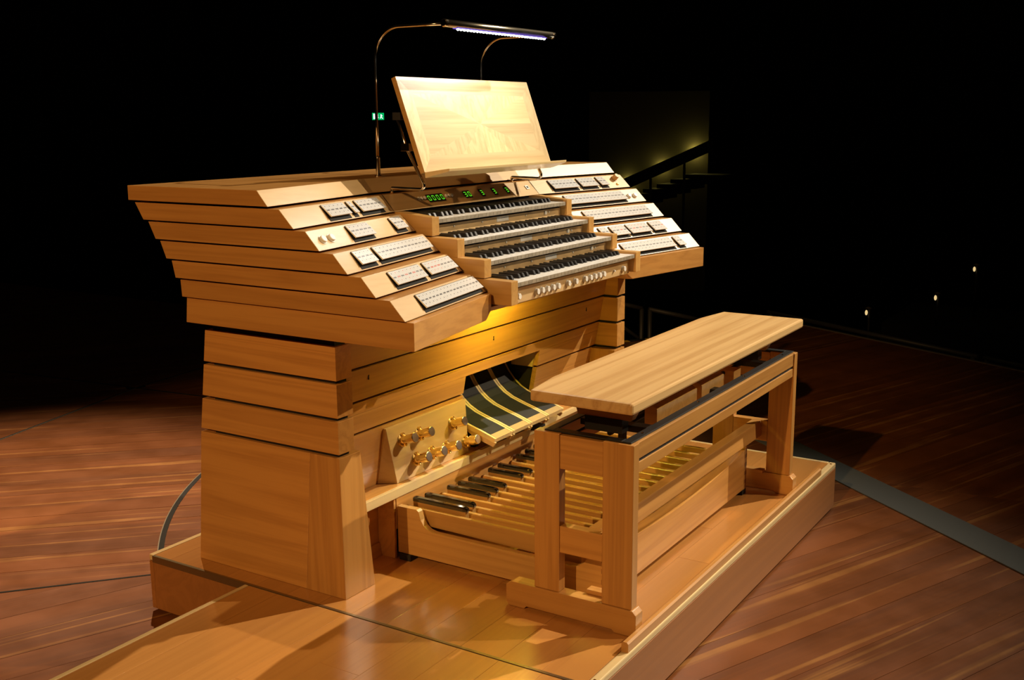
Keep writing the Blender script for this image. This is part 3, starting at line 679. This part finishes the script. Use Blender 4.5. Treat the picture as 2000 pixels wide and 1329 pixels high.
# ------------------------------------------------------------------ bench
ben = empty('organ_bench', (-.006, -.66, 0), 'wooden organ bench with adjustable seat standing over the pedalboard', 'bench')
cx = -.004
seat = prism('seat', [(cx-.733, -.823), (cx+.733, -.823), (cx+.733, -.503), (cx+.56, -.476), (cx-.56, -.476), (cx-.733, -.503)], 'z', .647, .6805, SEATW, ben, bevel=.007)
XO = .705; TH = .036
for s in (-1, 1):
    xa, xb = (-.006+s*XO, -.006+s*(XO-TH))
    box('leg_post', xa, xb, -.816, -.722, .0785, .5565, WZ, ben, bevel=.002)
    box('leg_post', xa, xb, -.584, -.501, .0785, .5565, WZ, ben, bevel=.002)
    box('end_rail', xa+s*-.002, xb, -.7215, -.5845, .453, .5525, WY, ben, bevel=.002)
    box('lower_rail', xa+s*-.002, xb, -.7215, -.5845, .201, .282, WY, ben, bevel=.002)
    xf, xg = (-.006+s*(XO+.004), -.006+s*(XO-TH-.004))
    prism('foot_rail', [(-.414, .001), (-.405, .012), (-.405, .066), (-.425, .0782), (-.820, .0782), (-.832, .066), (-.832, .010), (-.826, .001), (-.765, .001), (-.757, .009), (-.475, .009), (-.467, .001)], 'x', min(xf, xg), max(xf, xg), WY, ben, bevel=.0015)
    box('foot_spacer', xb, xb-s*.030, -.72, -.655, .0785, .092, WY, ben)
xi = XO-TH-.001
for y0, y1 in ((-.812, -.788), (-.530, -.506)):
    box('apron_board', -.006-xi, -.006+xi, y0, y1, .509, .556, WX, ben, bevel=.0015)
    box('apron_board', -.006-xi, -.006+xi, y0, y1, .468, .499, WX, ben, bevel=.0015)
    box('apron_core', -.006-xi, -.006+xi, y0+.004, y1-.004, .4985, .5095, DARKW, ben, bevel=0)
# black steel flat frame
fx0, fx1, fy0, fy1, fw = -.701, .692, -.803, -.530, .028
box('steel_frame_bar', fx0, fx1, fy0, fy0+fw, .5568, .5615, STEEL, ben); box('steel_frame_bar', fx0, fx1, fy1-fw, fy1, .5568, .5615, STEEL, ben)
box('steel_frame_bar', fx0, fx0+fw, fy0+fw, fy1-fw, .5568, .5615, STEEL, ben); box('steel_frame_bar', fx1-fw, fx1, fy0+fw, fy1-fw, .5568, .5615, STEEL, ben)
for x in (-.52, .0, .46): box('steel_cross_bar', x-.02, x+.02, fy0+fw, fy1-fw, .540, .5595, STEEL, ben)
for x in (-.60, -.2, .2, .6): lathe('frame_screw', [(.004, 0), (.0035, .002), (.0004, .0024)], (x, fy0+fw/2, .5615), (0, 0, 1), CHROME, ben, 10)
for x in (-.57, .55):
    prism('seat_bracket', [(-.775, .6465), (-.555, .6465), (-.575, .585), (-.745, .585)], 'x', x-.017, x+.017, CHEEK, ben, bevel=.002)
    prism('lift_arm', [(x-.02, .545), (x+.02, .545), (x+.02, .585), (x-.02, .585)], 'y', -.72, -.60, STEEL, ben)
for x0, x1 in ((-.43, -.13), (-.09, .10)): prism('lift_slat', [(-.755, .535), (-.755, .585), (-.735, .597), (-.715, .597), (-.715, .535)], 'x', x0, x1, CHEEK, ben)
tube('crank_rod', [(-.55, -.66, .53), (.50, -.66, .53)], .008, STEEL, ben)
box('crank_post', -.475, -.455, -.67, -.65, .47, .54, STEEL, ben); box('crank_post', .28, .30, -.67, -.65, .44, .54, STEEL, ben)
box('gear_block', .34, .41, -.70, -.62, .47, .54, CHEEK, ben)
prism('stretcher', [(-.700, .222), (-.672, .222), (-.660, .282), (-.696, .282)], 'x', -.006-xi, -.006+xi, WX, ben, bevel=.002)

# ------------------------------------------------------------------ dark hall
HALL = plain('hall_dark_panel', (.010, .0085, .006), .8); HALLB = plain('hall_dark_lower', (.006, .006, .008), .8)
GREYM = plain('grey_rail_paint', (.035, .035, .032), .5)
cp = Vector(cam.location)
def pol(u, v, dist):               # a point on the line of sight of a photo pixel, dist metres away on the ground plan
    d = _r2*((u-1000)/2142.4) + _u2*(-(v-664.5)/2142.4) + _f; d = d/math.hypot(d.x, d.y); return Vector((-3.29931, -2.05482, 1.42953)) + d*dist
def wallseg(name, p, q, z0, z1, mat, th=.2):
    p, q = Vector(p), Vector(q); t = (q-p).normalized(); n = Vector((-t.y, t.x))*th
    return tag(loft(name, [[(a.x, a.y, z) for a in (p, q, q+n, p+n)] for z in (z0, z1)], mat), kind='structure')
wallseg('wall_back', (-20, 15), (17, 13), -2.5, 9, HALL)
wallseg('wall_right', (17, 13), (21, -9), -2.5, 9, HALL)
wallseg('wall_left', (-20, -9), (-20, 15), -2.5, 9, HALL)
tag(box('floor_hall', -20, 21, -9, 15, -2.6, -2.5, HALLB, None, bevel=0), kind='structure')
# exit sign
q = pol(735, 227.5, 24.02)
ex = empty('exit_sign', q, 'small lit green emergency exit sign glowing in the dark hall', 'sign')
ex.location = q
side = Vector((37, -2, 0)).normalized(); face = Vector((side.y, -side.x, 0)); WS = 1.93
def sgn(name, x0, x1, z0, z1, d0, d1, mat, parent, poly=None):
    poly = poly or [(x0, z0), (x1, z0), (x1, z1), (x0, z1)]; n = len(poly)
    v = [q + side*x*WS + Vector((0, 0, z*1.23)) + face*(d+.05) for d in (d0, d1) for x, z in poly]
    f = [tuple(range(n))[::-1], tuple(range(n, 2*n))] + [(i, (i+1) % n, n+(i+1) % n, n+i) for i in range(n)]
    return obj(name, v, f, mat, parent)
EG = plain('sign_green', (.0, .1, .03), .5, emit=(.0, .42, .10), es=1.1); EW = plain('sign_white', (.5, .5, .5), .5, emit=(.85, 1., .9), es=1.4)
bd = sgn('sign_housing', -.10, .10, -.064, .064, -.05, 0, BLACKM, ex)
fg = sgn('sign_face', -.096, .096, -.060, .060, .0005, .004, EG, bd)
sgn('door_pictogram', -.080, -.036, -.045, .045, .0045, .006, EW, fg)
sgn('arrow_pictogram', 0, 0, 0, 0, .0045, .006, EW, fg, [(-.020, -.020), (-.004, -.036), (.012, -.020), (.000, -.020), (.000, .035), (-.010, .035), (-.010, -.020)])
sgn('runner_pictogram', 0, 0, 0, 0, .0045, .006, EW, fg, [(.036, .030), (.050, .038), (.060, .018), (.074, .010), (.070, .004), (.056, .008), (.056, -.010), (.078, -.036), (.068, -.042), (.046, -.014), (.034, -.040), (.026, -.036), (.040, .002)])
# stairs at the side of the hall with lamps behind the parapet
DS = 13.5
w0, w1 = pol(1150, 360, DS+.9), pol(1384, 275, DS+.9)
STW = plain('stair_wall_plaster', (.09, .08, .05), .7)
wallseg('wall_stair', (w0.x, w0.y), (w1.x, w1.y), -.8, 1.75, STW, .15)
stair = empty('hall_staircase', (*pol(1300, 330, DS).xy, -2.5), 'dark staircase parapet with grey posts rising along the lit hall wall', 'staircase')
for (u0, v0, u1, v1) in [(1170, 381, 1395, 280)]:
    a, b = pol(u0, v0, DS), pol(u1, v1, DS); t = Vector((b.x-a.x, b.y-a.y, 0)).normalized(); nn = Vector((-t.y, t.x, 0))*.06
    obj('parapet_rail', [a-nn-Vector((0, 0, .08)), b-nn-Vector((0, 0, .08)), b+nn-Vector((0, 0, .08)), a+nn-Vector((0, 0, .08)), a-nn+Vector((0, 0, .06)), b-nn+Vector((0, 0, .06)), b+nn+Vector((0, 0, .06)), a+nn+Vector((0, 0, .06))], BOXF, HALLB, stair)
for u, vt in [(1203, 370), (1271, 343), (1337, 317)]:
    p = pol(u, vt, DS+.02); box('baluster', p.x-.012, p.x+.012, p.y-.012, p.y+.012, -.45, p.z, GREYM, stair)
for k in range(8):
    p = pol(1195+k*27, 391-k*9.5, DS+.45); box('stair_tread', p.x-.17, p.x+.17, p.y-.25, p.y+.25, p.z-.1-.05, p.z-.1, HALL, stair)
for k, (u, v, e, lb) in enumerate([(1226, 354, 8, 'dim warm lamp lowest on the hall stairs, just past the right stop panels'), (1293, 324, 11, 'warm lamp midway up the hall stairs between two other stair lamps'), (1358, 294, 15, 'brightest warm lamp at the top end of the hall stair parapet')]):
    p = pol(u, v, DS+.83)
    lm = lathe('stair_lamp', [(.045, -.03), (.05, 0), (.03, .02), (.004, .024)], p, (0, 0, 1), plain('stair_lamp_glow', (1, .8, .3), .5, emit=(1., .80, .18), es=e), None, 14)
    tag(lm, lb, 'lamp', 'lamps along the hall stairs')
# aisle lamps in the dark stalls
AL = plain('aisle_lamp_glow', (1, .8, .5), .5, emit=(1., .72, .32), es=.8)
ALB = ['small aisle lamp with a bare bright globe just beyond the guard rail', 'middle aisle lamp of the three in the dark stalls', 'highest aisle lamp in the stalls with a brass hood and orange glow']
for k, (u, v, ds) in enumerate([(1692, 611, 9.5), (1827, 582, 9.8), (1903, 526, 10.4)]):
    p = pol(u, v, ds)
    e = empty('aisle_lamp', (p.x, p.y, p.z-.42), ALB[k], 'lamp', 'aisle lamps in the stalls')
    tube('lamp_post', [(p.x+.02, p.y-.02, p.z-.42), (p.x+.02, p.y-.02, p.z+.05)], .012, BLACKM, e)
    lathe('lamp_globe', [(.002, -.022), (.009, -.015), (.012, 0), (.009, .015), (.002, .022)], p, (0, 0, 1), AL, e, 12)
    lathe('lamp_hood', [(.03, .034), (.032, .038), (.004, .05)], (p.x+.012, p.y-.012, p.z), (0, 0, 1), BRASS, e, 14)
    bx = box('lamp_step', p.x-.7, p.x+.5, p.y-.6, p.y+.6, p.z-.8, p.z-.421, HALLB, None, bevel=0); bx.name = 'stalls_step'
    tag(bx, kind='structure')
# stage edge : guard rails and hazard tape
tag(strip('trim_1', [(1.4, -7), (5.2, .55)], .03, FZ-.03, FZ+.003, plain('edge_metal', (.18, .15, .12), .5), None), kind='structure')
YEL = plain('hazard_yellow', (.75, .50, .02), .6)
haz = empty('hazard_tape', (4.0, 1.43, FZ), 'yellow and black hazard tape along the stage edge behind the bench', 'tape')
ta, tb2 = Vector((3.45, 1.80)), Vector((4.65, .955))
for k in range(10):
    a, b = ta+(tb2-ta)*k/10, ta+(tb2-ta)*(k+1)/10
    strip('tape_stripe', [tuple(a), tuple(b)], .05, FZ, FZ+.002, YEL if k % 2 else BLACKM, haz)
def rail_frame(pts_top, zlo, label):
    a, b = Vector(pts_top[0]), Vector(pts_top[1])
    e = empty('guard_rail', (a.x, a.y, zlo), label, 'guard rail', 'guard rails along the stage edge')
    tube('top_rail', [a, b], .017, GREYM, e)
    for p in (a+(b-a)*.02, b-(b-a)*.02): tube('rail_post', [p, (p.x, p.y, zlo)], .017, GREYM, e)
    tube('bottom_rail', [(a.x, a.y, zlo+.05), (b.x, b.y, zlo+.05)], .014, GREYM, e)
    return e
G1 = rail_frame((pol(1180, 586, 8.3), pol(1255, 603, 8.3)), -.62, 'low grey guard rail with a diagonal brace beside the right pedestal')
tube('brace', [pol(1180, 612, 8.3), pol(1247, 661, 8.3)], .015, GREYM, G1)
rail_frame((pol(1267, 604, 8.3), pol(1400, 632, 8.5)), -.62, 'grey tubular guard rail beyond the hazard tape half hidden by the bench seat')
rail_frame((pol(1500, 610, 9.0), pol(1910, 697.5, 8.05)), -.75, 'long low grey guard rail outside the dark stage edge behind the bench')
rail_frame((pol(1922, 700, 8.05), pol(2250, 768, 7.4)), -.75, 'low grey guard rail past the gap after the long rail')
